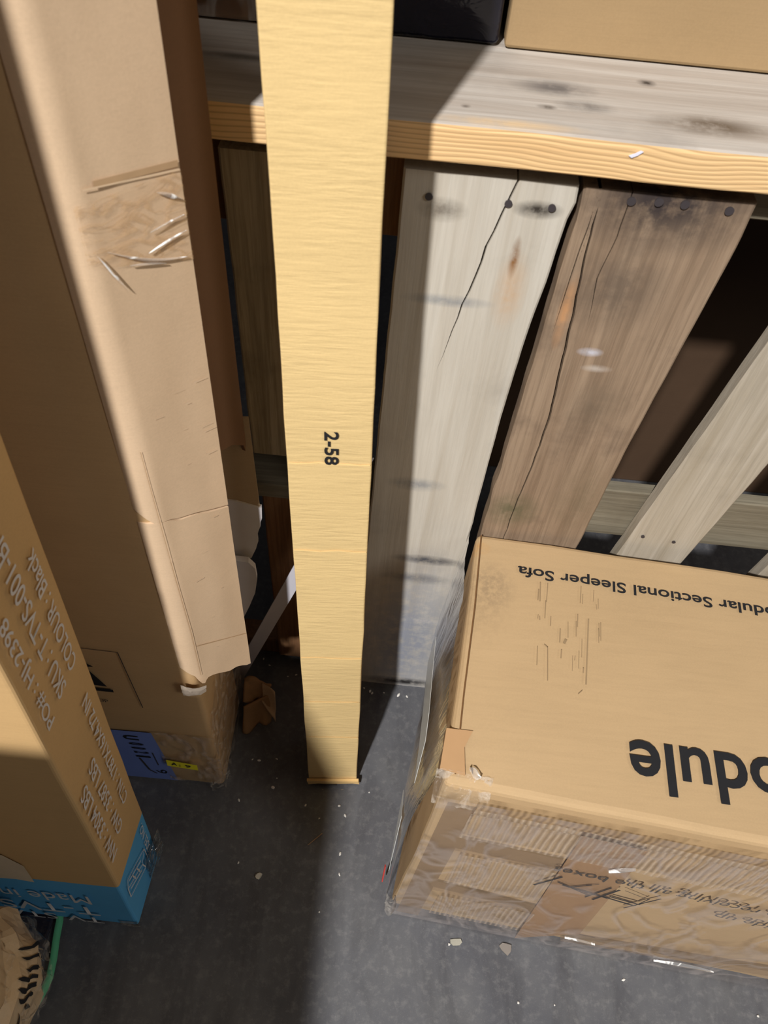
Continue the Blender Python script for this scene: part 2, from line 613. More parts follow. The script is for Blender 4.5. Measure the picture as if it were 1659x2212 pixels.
YP = .765
PA = root('wooden_pallet', 'pale wooden pallet standing upright behind the slim yellow carton', 'pallet', (0, YP, 0))
zs = frange(0, 1.196, 60)
crack = zig(poly_fn([(.93, .050), (1.021, .0655), (1.081, .0785), (1.129, .0862), (1.169, .0966), (1.194, .1033)]), .002, 40, 2)
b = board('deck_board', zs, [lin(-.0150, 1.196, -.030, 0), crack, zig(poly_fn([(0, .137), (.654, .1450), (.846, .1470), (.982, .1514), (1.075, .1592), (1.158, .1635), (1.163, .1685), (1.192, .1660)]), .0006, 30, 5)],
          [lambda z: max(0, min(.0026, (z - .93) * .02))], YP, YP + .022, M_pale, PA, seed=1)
b['label'] = 'broad pale board with three nails and a crack'
for x, z in ((.014, 1.169), (.098, 1.170), (.144, 1.170)):
    nail(x, z, YP - .0005, b)
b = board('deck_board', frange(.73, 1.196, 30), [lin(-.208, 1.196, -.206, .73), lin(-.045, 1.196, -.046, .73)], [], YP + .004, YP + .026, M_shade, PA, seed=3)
b['label'] = 'short stained board in shadow'
board('deck_board', frange(.03, .596, 24), [lin(-.205, .596, -.202, 0), lin(-.046, .596, -.046, 0)], [], YP + .03, YP + .05, M_redwood, PA, seed=4)
bar('stringer', -.75, .15, YP + .026, YP + .11, .598, .631, M_cross, PA)
bar('stringer', -.75, .15, YP + .027, YP + .06, 1.10, 1.217, M_redwood, PA)
bar('stringer', -.75, .13, YP + .051, YP + .10, .0, .055, M_redwood, PA)
board('deck_board', frange(.0, 1.19, 24), [lin(-.46, 1.2, -.46, 0), lin(-.30, 1.2, -.30, 0)], [], YP + .03, YP + .05, M_redwood, PA, seed=14)

PB = root('wooden_pallet', 'brown wooden pallet with wide gaps standing upright behind the sofa carton', 'pallet', (0, YP, 0))
c1 = zig(poly_fn([(.55, .200), (.663, .2028), (.774, .2097), (.869, .2113), (.959, .2052), (1.051, .1992), (1.113, .1936), (1.179, .1905), (1.196, .1874)]), .0012, 40, 7)
c2 = zig(poly_fn([(.9, .226), (1.04, .2202), (1.091, .2142), (1.139, .2209), (1.187, .2218)]), .001, 40, 11)
zb = frange(0, 1.196, 90)
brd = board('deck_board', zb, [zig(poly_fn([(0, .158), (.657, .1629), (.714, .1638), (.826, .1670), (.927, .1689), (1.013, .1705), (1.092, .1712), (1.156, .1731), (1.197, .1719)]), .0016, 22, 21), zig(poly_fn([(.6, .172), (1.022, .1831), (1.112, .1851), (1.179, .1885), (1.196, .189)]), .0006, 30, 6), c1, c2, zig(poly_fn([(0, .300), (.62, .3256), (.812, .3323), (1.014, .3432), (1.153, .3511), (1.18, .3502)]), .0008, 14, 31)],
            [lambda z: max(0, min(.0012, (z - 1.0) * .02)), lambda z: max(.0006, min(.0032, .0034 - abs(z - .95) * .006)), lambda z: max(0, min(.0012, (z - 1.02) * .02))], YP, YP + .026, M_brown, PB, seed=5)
brd['label'] = 'broad brown weathered board with long cracks'
for x, z in ((.223, 1.186), (.251, 1.188), (.278, 1.188), (.325, 1.186)):
    nail(x, z, YP - .0005, brd, .0048)
s = board('deck_board', frange(0, 1.196, 40), [lin(.456, 1.196, .337, 0), lin(.580, 1.196, .436, 0)], [], YP, YP + .022, M_slat, PB, seed=6)
s['label'] = 'narrow grey slat leaning to one side'
for x, z in ((.418, .628), (.470, .622)):
    nail(x, z, YP - .0005, s, .003)
board('deck_board', frange(0, 1.196, 30), [lin(.72, 1.196, .575, 0), lin(.85, 1.196, .70, 0)], [], YP + .003, YP + .025, M_slat, PB, seed=8)
bar('crossboard', .172, 1.2, YP + .027, YP + .049, .588, .700, M_cross, PB)
bar('crossboard', .172, 1.2, YP + .027, YP + .075, 1.163, 1.217, M_cross, PB)
bar('crossboard', .172, 1.2, YP + .027, YP + .075, .0, .08, M_cross, PB)

# a carton in the dark behind the pallet
M_card_dark = mat_card('dull_brown_cardboard', s2l(86, 66, 50))
t = root('cardboard_carton', 'brown carton in the dark behind the gaps of the brown pallet', 'carton', (.8, 1.3, 0))
bm = bmesh.new()
hexa(bm, [(.25, 1.45, 0), (1.9, 1.45, 0), (1.9, 1.9, 0), (.25, 1.9, 0), (.25, 1.45, 1.7), (1.9, 1.45, 1.7), (1.9, 1.9, 1.7), (.25, 1.9, 1.7)], .006, 2)
mk('carton_body', bm, M_card_dark, t)

# ------------------------------------------------------------------ things up on the plank
ZT = 1.2567
M_kraft_up = mat_card('plain_kraft', s2l(166, 139, 102), var=.1)
t = root('cardboard_carton', 'plain tan carton standing on the shelf at the top right', 'carton', (.5, 1.05, ZT))
bm = bmesh.new()
hexa(bm, [(.080, .9275, ZT), (.85, .9275, ZT), (.85, 1.19, ZT), (.080, 1.19, ZT), (.082, .934, ZT + .4), (.85, .934, ZT + .4), (.85, 1.19, ZT + .4), (.082, 1.19, ZT + .4)], .004, 2, 2)
jitter(bm, .0015, 9)
mk('carton_body', bm, M_kraft_up, t)
t = root('black_wrapped_parcel', 'parcel wrapped in shiny black plastic on the shelf behind the slim yellow carton', 'parcel', (-.02, 1.05, ZT))
tt = NT('black_plastic')
nz = tt.noise(tt.mapping((1, 1, 1)), 16, 4, .5, 1.0)
M_blackplastic = tt.fin((.012, .012, .022), .22, .5, tt.bump(nz, .7, .008))
bm = bmesh.new()
hexa(bm, [(-.125, .9285, ZT), (.073, .9285, ZT), (.073, 1.19, ZT), (-.125, 1.19, ZT), (-.125, .934, ZT + .3), (.072, .934, ZT + .3), (.072, 1.19, ZT + .3), (-.125, 1.19, ZT + .3)], .006, 2, 5)
jitter(bm, .0015, 22)
mk('wrapping', bm, M_blackplastic, t, smooth=True)
t = root('cardboard_carton', 'dark film covered carton on the shelf between the left carton and the slim yellow carton', 'carton', (-.3, 1.05, ZT))
bm = bmesh.new()
hexa(bm, [(-.80, .928, ZT), (-.150, .928, ZT), (-.150, 1.19, ZT), (-.80, 1.19, ZT), (-.80, .933, ZT + .3), (-.150, .933, ZT + .3), (-.150, 1.19, ZT + .3), (-.80, 1.19, ZT + .3)], .005, 2, 2)
mk('carton_body', bm, mat_card('brown_cardboard_up', s2l(160, 124, 90)), t)
fr = Frame((-.30, .9275, ZT), (1, 0, 0), (0, .016, 1))
grid_patch('plastic_wrap', lambda a, b: fr(a * .15, .003 + b * .28, .003 + .003 * noise.noise(V((a * 9, b * 5, 1)))), 24, 12, FILM, t)

# ------------------------------------------------------------------ slim yellow carton
Y = root('slim_carton', 'tall slim yellow-tan carton leaning back against the shelf plank in the middle', 'carton', (-.05, .58, 0))
M_yellow = mat_card('yellow_kraft', s2l(222, 193, 137), flute=.22, fscale=30, var=.08)
YU, YW = V((.098, .0085, 0)), V((-.021, .066, 1))
yd = V((-.006, .100, 0))
yo = V((-.099, .529, .012))


def yp(u, v, w):
    return yo + YU * u + yd * v + YW * w


bm = bmesh.new()
H = 1.75
hexa(bm, [yp(0, 0, 0), yp(1, 0, 0), yp(1, 1, 0), yp(0, 1, 0), yp(0, 0, H), yp(1, 0, H), yp(1, 1, H), yp(0, 1, H)], .002, 2)
bmesh.ops.subdivide_edges(bm, edges=[e for e in bm.edges if e.calc_length() > .3], cuts=40, use_grid_fill=True)
jitter(bm, .0012, 14)
body = mk('carton_body', bm, M_yellow, Y)
fy = Frame(yo, YU.normalized(), YW)
text('printed_code', '2-58', fy, (.0435, .963), (0, -1), (1, 0), .052, .0165, INK, Y, .0022, .02)
M_edge = mat_card('torn_kraft_edge', s2l(226, 190, 130))
sheet('bottom_flap', fy, [(-.003, .012), (.0, -.004), (.02, .001), (.05, -.001), (.09, .003), (.104, -.001), (.102, .013)], .006, .001, M_edge, Y)
fb = Frame((-.099, .527, .0), (1, .085, 0), (0, -1, .04))
sheet('bottom_flap', fb, [(.010, -.012), (.097, -.012), (.096, .010), (.07, .013), (.05, .0105), (.03, .013), (.012, .008)], .004, .0005, M_edge, Y)
sheet('printed_code', fy, [(.016, -.004), (.058, -.003), (.058, .001), (.016, 0)], .0015, .0072, INK_SOFT, Y)
for zc in (.20, .335, .48, .75, .912):
    pts = [(.001 + .096 * i / 8, zc + .0025 * noise.noise(V((i * .5, zc * 9, 2)))) for i in range(9)]
    sheet('crease', fy, pts + [(u, v - .0014) for u, v in pts[::-1]], .0003, .0010, mat_plain('pale_crease', s2l(246, 210, 146), .7) if 'pale_crease' not in bpy.data.materials else bpy.data.materials['pale_crease'], Y)

# ------------------------------------------------------------------ sofa carton
S = root('sofa_carton', 'large tan carton of a modular sofa wrapped in clear film at the right', 'carton', (.4, .5, 0))
ang = math.radians(-5.2)
SX, SY = V((math.cos(ang), math.sin(ang), 0)), V((-math.sin(ang), math.cos(ang), 0))
T0, B0 = V((.113, .348, .60)), V((.087, .317, 0))
SW = .86
M_sofa = mat_card('sofa_kraft', s2l(186, 157, 118), var=.08, marks=[
    ((-.24, .13, .6), (.06, .09, .1), .28, s2l(140, 118, 90)), ((-.22, .16, .6), (.04, .05, .1), .3, s2l(110, 96, 80)),
    ((-.26, .23, .6), (.04, .02, .1), .6, s2l(196, 140, 70))])
bm = bmesh.new()
tl, tr_ = T0, T0 + SX * SW
tb, tbl = T0 + SX * SW + SY * .44, T0 + SY * .415 + SX * .004
bl, br = B0, B0 + SX * (SW + .03)
bb, bbl = B0 + SX * (SW + .03) + SY * .445, B0 + SY * .41 + SX * .02
hexa(bm, [bl, br, bb, bbl, tl, tr_, tb, tbl], .010, 3)
bmesh.ops.subdivide_edges(bm, edges=[e for e in bm.edges if e.calc_length() > .2], cuts=14, use_grid_fill=True)
for v in bm.verts:
    h = v.co.z / .6
    d = math.sin(max(0, min(1, h)) * math.pi)
    v.co.y -= .010 * d if v.co.y < .45 else 0
jitter(bm, .0022, 8)
mk('carton_body', bm, M_sofa, S, smooth=False)
ft = Frame(T0 + V((0, 0, .0022)), SX, SY)
text('printed_name', 'Modular Sectional Sleeper Sofa', ft, (.503, .371), (-1, -.012), (.012, -1), .429, .0255, INK, S, .0012, .014)
text('printed_name', 'Module', ft, (.523, .120), (-1, -.05), (.05, -1), .282, .072, INK, S, .0012, .018)
# scuff strokes
random.seed(3)
sg = []
for i in range(26):
    u = .105 + random.random() * .10
    v = .19 + random.random() * .13
    L = .006 + random.random() * .03
    sg.append((u, v, u + random.uniform(-.001, .001), v + L, .0007 + random.random() * .0011))
sg += [(.183, .175, .186, .285, .0022), (.128, .17, .126, .225, .0012), (.126, .224, .121, .228, .0018), (.178, .165, .172, .158, .001), (.15, .235, .153, .243, .004)]
strokes('scuff_mark', ft, sg, mat_plain('scuff_grey', s2l(150, 126, 94), .8), S, .001)
strokes('box_seam', ft, [(.013, .012, .012, .13, .0022), (.012, .13, .0135, .27, .0022), (.0135, .27, .011, .408, .0022)], mat_plain('seam_dark', s2l(110, 78, 46), .8), S, .0012)
# front face frame (upside-down print)
SWv = (T0 - B0) / .6
ff = Frame(B0 + V((0, -.0085, 0)), SX, SWv)
M_brown_tape = mat_plain('brown_tape', s2l(160, 126, 92), .25, .5, .06)
M_fade_tape = mat_plain('smoky_film_band', s2l(150, 124, 96), .35, .3, .05)
M_fade_tape.node_tree.nodes['Principled BSDF'].inputs['Alpha'].default_value = .55
sheet('tape_strip', ff, [(.196, .548), (.286, .538), (.325, .105), (.236, .0)], .0006, .006, M_brown_tape, S, label='strip of brown tape down the front')
decal('film_band', ff, [(.05, .455), (.20, .448), (.206, .39), (.05, .40)], M_fade_tape, S, .0065)
decal('film_band', ff, [(.05, .24), (.222, .215), (.226, .17), (.05, .19)], M_fade_tape, S, .0065)
decal('film_band', ff, [(.01, .56), (.05, .56), (.05, .02), (.01, .02)], M_fade_tape, S, .0066)
decal('film_band', ff, [(.30, .075), (.70, .13), (.70, .085), (.31, .04)], M_fade_tape, S, .0066)
text('printed_note', 'Please check before receiving all the boxes', ff, (.776, .408), (-1, .036), (-.036, -1), .58, .030, INK_SOFT, S, .009, .004)
text('printed_note', 'Notice: keep this side up', ff, (.80, .352), (-1, .04), (-.04, -1), .345, .028, INK_SOFT, S, .009, .004)
sk = []
random.seed(5)
for a, b_, c, d, w in [(.188, .325, .215, .385, .004), (.215, .36, .275, .325, .003), (.235, .345, .262, .375, .003), (.225, .35, .30, .33, .004), (.27, .315, .29, .38, .003), (.283, .31, .303, .378, .004),
                       (.29, .335, .345, .32, .005), (.30, .34, .350, .33, .004), (.335, .30, .365, .375, .003), (.31, .38, .352, .36, .0015), (.255, .37, .27, .385, .0015), (.345, .32, .352, .365, .002)]:
    sk.append((a, b_, c, d, w))
strokes('marker_scribble', ff, sk, INK, S, .0092)
# film over the front and the left side
HATCH = mat_film('ridged_film', .34, tint=s2l(206, 186, 164), wr=.3, wscale=12, hatch=34, rot=(0, 0, .0), rough=.25, gloss=.06)
grid_patch('plastic_wrap', lambda a, b: ff(.045 + a * .72, .462 + b * .125 - .01 * a, .0085 + .002 * noise.noise(V((a * 30, b * 4, 0))) + (.006 if b > .85 else 0)), 60, 8, HATCH, S)
grid_patch('plastic_wrap', lambda a, b: ff(.06 + a * .15, .245 + b * .145, .0075), 8, 4, HATCH, S)
grid_patch('plastic_wrap', lambda a, b: ff(.065 + a * .165, .055 + b * .115, .0075), 8, 4, HATCH, S)
FILM_CLEAR = mat_film('loose_film', .22, tint=s2l(186, 174, 168), wr=.12, wscale=9, stretch=(1.2, 3, .7), rough=.2, gloss=.1)
grid_patch('plastic_wrap', lambda a, b: ff(-.004 + a * .88, .01 + b * .585, .0095 + .003 * math.sin(b * math.pi) * (1 + noise.noise(V((a * 6, b * 3, 4))))), 40, 30, FILM_CLEAR, S)
fl = Frame(B0, -SY, SWv)          # left side, u measured backwards (towards -SY)


def left_film(a, b):
    y = .005 + a * .405
    bulge = .016 * math.sin(min(1, b) * math.pi * .9) + .008 * (1 - b)
    wr = .004 * noise.noise(V((a * 5, b * 1.4, 2))) + .003 * noise.noise(V((a * 26 + b * 6, b * 2, 5)))
    return B0 + SY * y + SWv * (.002 + b * .598) + SX * (.02 * a * (1 - b)) - SX * (.004 + bulge + wr)


grid_patch('plastic_wrap', left_film, 40, 40, mat_film('side_film', .42, tint=s2l(190, 156, 116), wr=.2, wscale=9, stretch=(5, 5, .8), rough=.25, gloss=.02), S)


GLARE = mat_plain('film_glare_white', s2l(214, 217, 214), .22, .5, .05)  # opaque white standing in for glare on the loose side film
fs = Frame(B0 - SX * .026, SY, SWv)
sheet('painted_film_glare', fs, [(.30, .455), (.277, .463), (.196, .497), (.127, .528), (.081, .533), (.052, .45), (.107, .44), (.182, .414), (.305, .36)], .0006, 0, GLARE, S, label='white strip painted as film glare on the left side')
sheet('painted_film_glare', fs, [(.123, .236), (.059, .289), (.003, .183), (.064, .203)], .0006, 0, GLARE, S)
grid_patch('crumpled_film', lambda a, b: T0 + SX * (-.012 + .075 * a) + SY * (.03 * b - .014) + V((0, 0, .004 - .03 * (1 - b) + .008 * noise.noise(V((a * 14, b * 9, 1))))) - SY * .006 * (1 - b), 26, 16, FILM_CRUMPLED, S)
def ridge(fr0, pts, w, h, n0):  # pale raised sliver, a lamp glint on the film put into its colour
    def f(a, b):
        k = a * (len(pts) - 1)
        i = min(int(k), len(pts) - 2)
        u = pts[i][0] + (pts[i + 1][0] - pts[i][0]) * (k - i)
        v = pts[i][1] + (pts[i + 1][1] - pts[i][1]) * (k - i)
        ww = w * math.sin(math.pi * max(.02, min(.98, a)))
        return fr0(u, v + (b - .5) * ww, n0 + h * math.sin(b * math.pi))
    return grid_patch('painted_film_glare', f, 20, 6, SHINE, S)


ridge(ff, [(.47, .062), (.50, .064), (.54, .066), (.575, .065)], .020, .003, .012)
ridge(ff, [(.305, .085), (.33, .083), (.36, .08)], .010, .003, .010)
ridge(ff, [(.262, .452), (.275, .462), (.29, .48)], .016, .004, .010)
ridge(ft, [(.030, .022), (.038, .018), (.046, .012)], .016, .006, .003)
decal('torn_tape', ft, [(-.008, .015), (.026, .012), (.021, .05), (.03, .075), (-.006, .072)], mat_plain('dull_tape', s2l(186, 148, 108), .35, .4, .06), S, .0016)
sheet('red_tab', Frame(B0 + V((-.022, .03, .03)), (0, 1, 0), (0, 0, 1)), [(0, 0), (.006, 0), (.012, .08), (.006, .085)], .002, 0, mat_plain('red_plastic', s2l(225, 70, 60), .4), S, label='small red tab')
grid_patch('crumpled_film', lambda a, b: B0 + V((-.012 + .018 * a + .004 * noise.noise(V((a * 9, b * 9, 3))), -.012 - .01 * math.sin(a * 3) + .02 * b, .004 + .05 * b)), 10, 10, FILM_CRUMPLED, S)

# ------------------------------------------------------------------ big torn carton
Bx = root('torn_carton', 'big battered brown carton torn open along its right corner', 'carton', (-.5, .62, 0))
M_big = mat_card('battered_kraft', s2l(196, 162, 118), var=.14)
M_bigflap = mat_card('battered_kraft_flap', s2l(216, 187, 154), var=.10)
BW = V((0, .030, 1))


def big(x, y, z):
    return V((x, y, 0)) + BW * z


bm = bmesh.new()
hexa(bm, [big(-.95, .505, .001), big(-.268, .505, .001), big(-.272, .69, .001), big(-.95, .69, .001), big(-.95, .505, 1.75), big(-.268, .505, 1.75), big(-.272, .68, 1.75), big(-.95, .68, 1.75)], .010, 3)
bmesh.ops.subdivide_edges(bm, edges=[e for e in bm.edges if e.calc_length() > .15], cuts=16, use_grid_fill=True)
jitter(bm, .0012, 7)
mk('carton_body', bm, M_big, Bx, smooth=True)
fa = math.radians(48)
fF = Frame((-.270, .514, 0), (math.cos(fa), math.sin(fa), 0), (0, .030, 1))


def fpath(s_):
    """bent section of the side flap: from the front face round the corner onto the flap"""
    p, a0 = V((-.290, .503, 0)), -.020
    k = 40
    for q in range(k):
        x = a0 + (s_ - a0) * (q + .5) / k
        w = max(0, min(1, (x + .016) / .030))
        an = fa * (w * w * (3 - 2 * w))
        p = p + V((math.cos(an), math.sin(an), 0)) * ((s_ - a0) / k)
    return p


def flap(name, lower, upper, mat, label=None):
    n = 30
    nv = 26
    bm = bmesh.new()
    F, K = [], []
    for i in range(n + 1):
        s_ = -.020 + .119 * i / n
        u = max(0, s_)
        lo, up_ = lower(u) - min(0, s_) * 1.2, upper(u)
        p = fpath(s_)
        e = max(0, min(1, (s_ + .020) / .03))
        nrm = V((math.sin(fa * e), -math.cos(fa * e), 0))
        colf, colk = [], []
        for j in range(nv + 1):
            v = lo + (up_ - lo) * j / nv
            off = -.0012 + .0052 * e + .0013 * e * noise.noise(V((u * 24, v * 7, 1)))
            q = p + V((0, .03, 1)) * v
            colf.append(bm.verts.new(q + nrm * off))
            colk.append(bm.verts.new(q + nrm * (off - .005)))
        F.append(colf)
        K.append(colk)
    for i in range(n):
        for j in range(nv):
            bm.faces.new((F[i][j], F[i + 1][j], F[i + 1][j + 1], F[i][j + 1]))
            bm.faces.new((K[i][j + 1], K[i + 1][j + 1], K[i + 1][j], K[i][j]))
        bm.faces.new((F[i + 1][0], F[i][0], K[i][0], K[i + 1][0]))
        bm.faces.new((F[i][nv], F[i + 1][nv], K[i + 1][nv], K[i][nv]))
    for j in range(nv):
        bm.faces.new((F[0][j], F[0][j + 1], K[0][j + 1], K[0][j]))
        bm.faces.new((F[n][j + 1], F[n][j], K[n][j], K[n][j + 1]))
    bmesh.ops.recalc_face_normals(bm, faces=bm.faces)
    o = mk(name, bm, mat, Bx, smooth=True, label=label)
    o.data.set_sharp_from_angle(angle=math.radians(50))
    return o


def flap_at(u, v, n=0.0):
    e = max(0, min(1, (u + .020) / .03))
    return fpath(u) + V((0, .03, 1)) * v + V((math.sin(fa * e), -math.cos(fa * e), 0)) * (n - .0005)


tear = poly_fn([(0, .857), (.018, .853), (.030, .846), (.040, .843), (.055, .838), (.072, .829), (.099, .817)])
gap = poly_fn([(0, .0), (.01, .001), (.03, .0045), (.045, .0035), (.06, .005), (.099, .004)])
torn = poly_fn([(0, .475), (.006, .447), (.011, .440), (.018, .452), (.028, .449), (.040, .440), (.052, .428), (.060, .422), (.072, .420), (.082, .412), (.091, .402), (.099, .398)])
flap('torn_flap', tear, lambda u: 1.75, M_bigflap, 'upper part of the bent side flap')
flap('torn_flap', torn, lambda u: tear(u) - gap(u), M_bigflap, 'lower part of the bent side flap with a ragged end')
# clear tape wrapped across the flap
grid_patch('clear_tape', lambda a, b: flap_at(.001 + a * .098, (1.172 + .030 * (1 - a)) + b * (.085 - .03 * (1 - a)), .0062 + .0006 * noise.noise(V((a * 7, b * 16 - a * 9, 2)))), 40, 30, TAPE_CLEAR, Bx)


def wrinkle(p0, p1, w, sag=0.0):
    def f(a, b):
        u = p0[0] + (p1[0] - p0[0]) * a
        v = p0[1] + (p1[1] - p0[1]) * a + sag * math.sin(a * math.pi)
        return flap_at(u, v + (b - .5) * w * math.sin(a * math.pi), .0066 + .0012 * math.sin(b * math.pi))
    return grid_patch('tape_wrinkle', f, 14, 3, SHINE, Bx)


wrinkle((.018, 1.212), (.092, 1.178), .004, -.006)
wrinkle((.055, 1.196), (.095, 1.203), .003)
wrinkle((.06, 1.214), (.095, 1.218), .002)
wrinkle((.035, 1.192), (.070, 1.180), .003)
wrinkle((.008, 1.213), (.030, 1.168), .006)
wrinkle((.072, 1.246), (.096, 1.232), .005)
CRE = mat_plain('crease_line', s2l(186, 154, 118), .8, .1)
CREL = mat_plain('crease_light', s2l(226, 198, 164), .8, .1)
strokes('crease', flap_at, [(.010, 1.268, .097, 1.2575, .0014)], CREL, Bx, .0060)
strokes('crease', flap_at, [(.020, 1.2695, .097, 1.2625, .0055)], CRE, Bx, .0058)
strokes('crease', flap_at, [(.008, .475, .009, .60, .0008), (.009, .60, .006, .78, .0008), (.006, .78, .004, .98, .0006)], CRE, Bx, .0058)
strokes('crease', flap_at, [(.012, .56, .098, .50, .0016)], CRE, Bx, .0059)
rs = random.Random(21)
scr = []
for k in range(16):
    u, v, L = rs.uniform(.02, .085), rs.choice([rs.uniform(.90, 1.04), rs.uniform(.48, .84)]), rs.uniform(.004, .016)
    scr.append((u, v, min(u + L, .097), v - L * .12, rs.uniform(.0003, .0009)))
M_scuff = mat_plain('pale_scuff', s2l(222, 198, 168), .7, .2)
for sg_ in scr:
    strokes('scuff_mark', flap_at, [sg_], M_scuff, Bx, .0060)
# paper peeling at the corner
fq = Frame((-.270, .505, 0), (1, 0, 0), (0, .03, 1))
grid_patch('peeling_paper', lambda a, b: flap_at(-.022 + .03 * a, .425 + .035 * b, .010 + .008 * a * b + .003 * noise.noise(V((a * 9, b * 9, 7)))), 8, 8, mat_plain('torn_white_paper', s2l(206, 190, 172), .8), Bx)
# inner flaps and foam that show through the torn side
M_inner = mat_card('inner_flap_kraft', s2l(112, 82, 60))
fi = Frame((-.2095, .598, 0), (.30, .954, 0), (0, .022, 1))
sheet('inner_flap', fi, [(0, .90), (.012, .893), (.028, .884), (.040, .872), (.052, .860), (.056, .846), (.058, .862), (.057, 1.0), (.056, 1.75), (0, 1.75)], .005, 0, M_inner, Bx, .0008)
fi2 = Frame((-.268, .650, 0), (.955, .22, 0), (0, .01, 1))
sheet('inner_flap', fi2, [(0, .70), (.093, .715), (.090, .90), (0, .91)], .004, 0, mat_card('pale_inner_kraft', s2l(160, 138, 110)), Bx)
M_foam = mat_plain('grey_white_foam', s2l(196, 192, 194), .55, .3, .05)
rg = random.Random(4)
edge = [(.094 - .016 * k / 8 + rg.uniform(-.0022, .0022), .700 - .075 * k / 8) for k in range(9)]
sheet('foam_sheet', Frame((-.268, .66, 0), (.97, .2, 0), (0, 0, 1)), [(0, .60), (0, .76), (.060, .742), (.094, .722)] + edge + [(.070, .60)], .008, 0, M_foam, Bx, label='torn grey foam sheet sticking out of the side')
sheet('foam_sheet', Frame((-.268, .645, 0), (.98, .15, 0), (0, 0, 1)), [(0, .44), (0, .62), (.045, .625), (.070, .618), (.079, .60), (.080, .57), (.074, .53), (.062, .49), (.050, .455), (.04, .44)], .010, 0, M_foam, Bx, label='rounded grey foam piece in the torn side')
# print and labels on the front
decal('blue_label', fq, [(-.32, .232), (-.108, .240), (-.090, .014), (-.30, .010)], mat_plain('blue_white_label', s2l(120, 140, 205), .5, .3, .12, 14), Bx, .0035, 'pale blue paper label')
for p0, L, s_ in (((-.163, .222), .030, 'U'), ((-.158, .190), .016, '0'), ((-.157, .170), .014, '0'), ((-.155, .150), .012, '2'), ((-.155, .130), .011, '1')):
    text('label_print', s_, fq, p0, (0, -1), (1, 0), L * .62, .028, INK, Bx, .0048, .03)
text('label_print', '9', fq, (-.128, .066), (0, -1), (1, 0), .018, .022, INK, Bx, .0048, .0)
strokes('label_print', fq, [(-.150, .118, -.140, .060, .004), (-.14, .06, -.128, .045, .004), (-.12, .15, -.118, .09, .002)], INK_SOFT, Bx, .0048)
decal('yellow_sticker', fq, [(-.094, .142), (-.036, .130), (-.037, .104), (-.095, .113)], mat_plain('yellow_sticker', s2l(250, 236, 50), .5), Bx, .0125, 'small yellow sticker')
text('sticker_print', 'A', fq, (-.086, .121), (1, -.15), (.15, 1), .011, .013, INK_SOFT, Bx, .0135, .02)
text('sticker_print', ': 9', fq, (-.072, .118), (1, -.15), (.15, 1), .022, .012, INK_SOFT, Bx, .0135, .01)
# handling mark
strokes('handling_mark', fq, [(-.30, .540, -.109, .532, .0016), (-.109, .532, -.104, .344, .0016)], INK_SOFT, Bx, .0035)
decal('handling_mark', fq, [(-.235, .53), (-.185, .505), (-.158, .478), (-.172, .475), (-.150, .412), (-.235, .42)], INK, Bx, .0038)
strokes('handling_mark', fq, [(-.235, .400, -.143, .398, .010)], INK, Bx, .0038)
text('handling_mark', 'THIS WAY UP', fq, (-.245, .352), (1, 0), (0, 1), .085, .010, INK_SOFT, Bx, .0038, .01)
grid_patch('clear_tape', lambda a, b: V((-.268, .505, 0)) + V((-.105 + .112 * a, -.006 + .0035 * noise.noise(V((a * 12, b * 9, 3))), .005 + (.02 + .225 * b))) + V((0, .03 * .25 * b, 0)), 40, 40, mat_film('cloudy_tape', .34, tint=s2l(196, 176, 160), wr=.1, wscale=9, rough=.3, gloss=.03), Bx)
grid_patch('clear_tape', lambda a, b: V((-.264 + .004 * noise.noise(V((a * 9, b * 12, 8))), .500 + .20 * a, .003 + b * (.30 + .12 * a))) + V((0, .03 * .3 * b, 0)), 40, 40, FILM_CRUMPLED, Bx)
grid_patch('crumpled_film', lambda a, b: V((-.29 + .032 * a, .493 + .03 * a * a + .006 * noise.noise(V((a * 20, b * 20, 3))), .002 + .045 * b)), 16, 12, FILM_CRUMPLED, Bx)

# ------------------------------------------------------------------ blue banded carton
TV = root('blue_banded_carton', 'tall flat brown carton with a blue lower band and white print at the left', 'carton', (-.6, .30, 0))
M_tv = mat_card('brown_print_carton', s2l(200, 164, 114), var=.1, band=(2, .226, s2l(88, 164, 214), 0))
TW = V((.026, .071, 1))


def tv(x, y, z):
    return V((x, y, 0)) + TW * z


bm = bmesh.new()
hexa(bm, [tv(-.95, .240, .001), tv(-.371, .240, .001), tv(-.366, .361, .001), tv(-.95, .361, .001), tv(-.95, .240, 1.85), tv(-.371, .240, 1.85), tv(-.366, .366, 1.85), tv(-.95, .366, 1.85)], .005, 3)
bmesh.ops.subdivide_edges(bm, edges=[e for e in bm.edges if e.calc_length() > .15], cuts=16, use_grid_fill=True)
for v in bm.verts:
    if v.co.x < -.45:
        v.co.z += 0
jitter(bm, .0016, 9)
mk('carton_body', bm, M_tv, TV)
fr_ = Frame((-.3692, .240, 0), (.035, 1, 0), TW)      # right side: u = depth, v = height
UP, DN = (0, 1), (-1, 0)
for s_, u, v0, v1, hgt in [('PO# : HJ-2398', .036, .752, .955, .022), ('SKU : T-TVS-001-BK', .070, .757, 1.040, .022), ('COLOUR : Black', .102, .757, .966, .020),
                           ('NW : 3304 LBS', .030, .322, .570, .022), ('GW : 3587 LBS', .063, .338, .578, .021), ('CTN : 1787X16X4.72 IN', .098, .362, .685, .019)]:
    text('white_print', s_, fr_, (u, v0), UP, DN, v1 - v0, hgt, WHITE_INK, TV, .0022, .008)
text('white_print', 'MODEL NO.', fr_, (.105, .085), UP, DN, .135, .014, WHITE_INK, TV, .0022, .0)
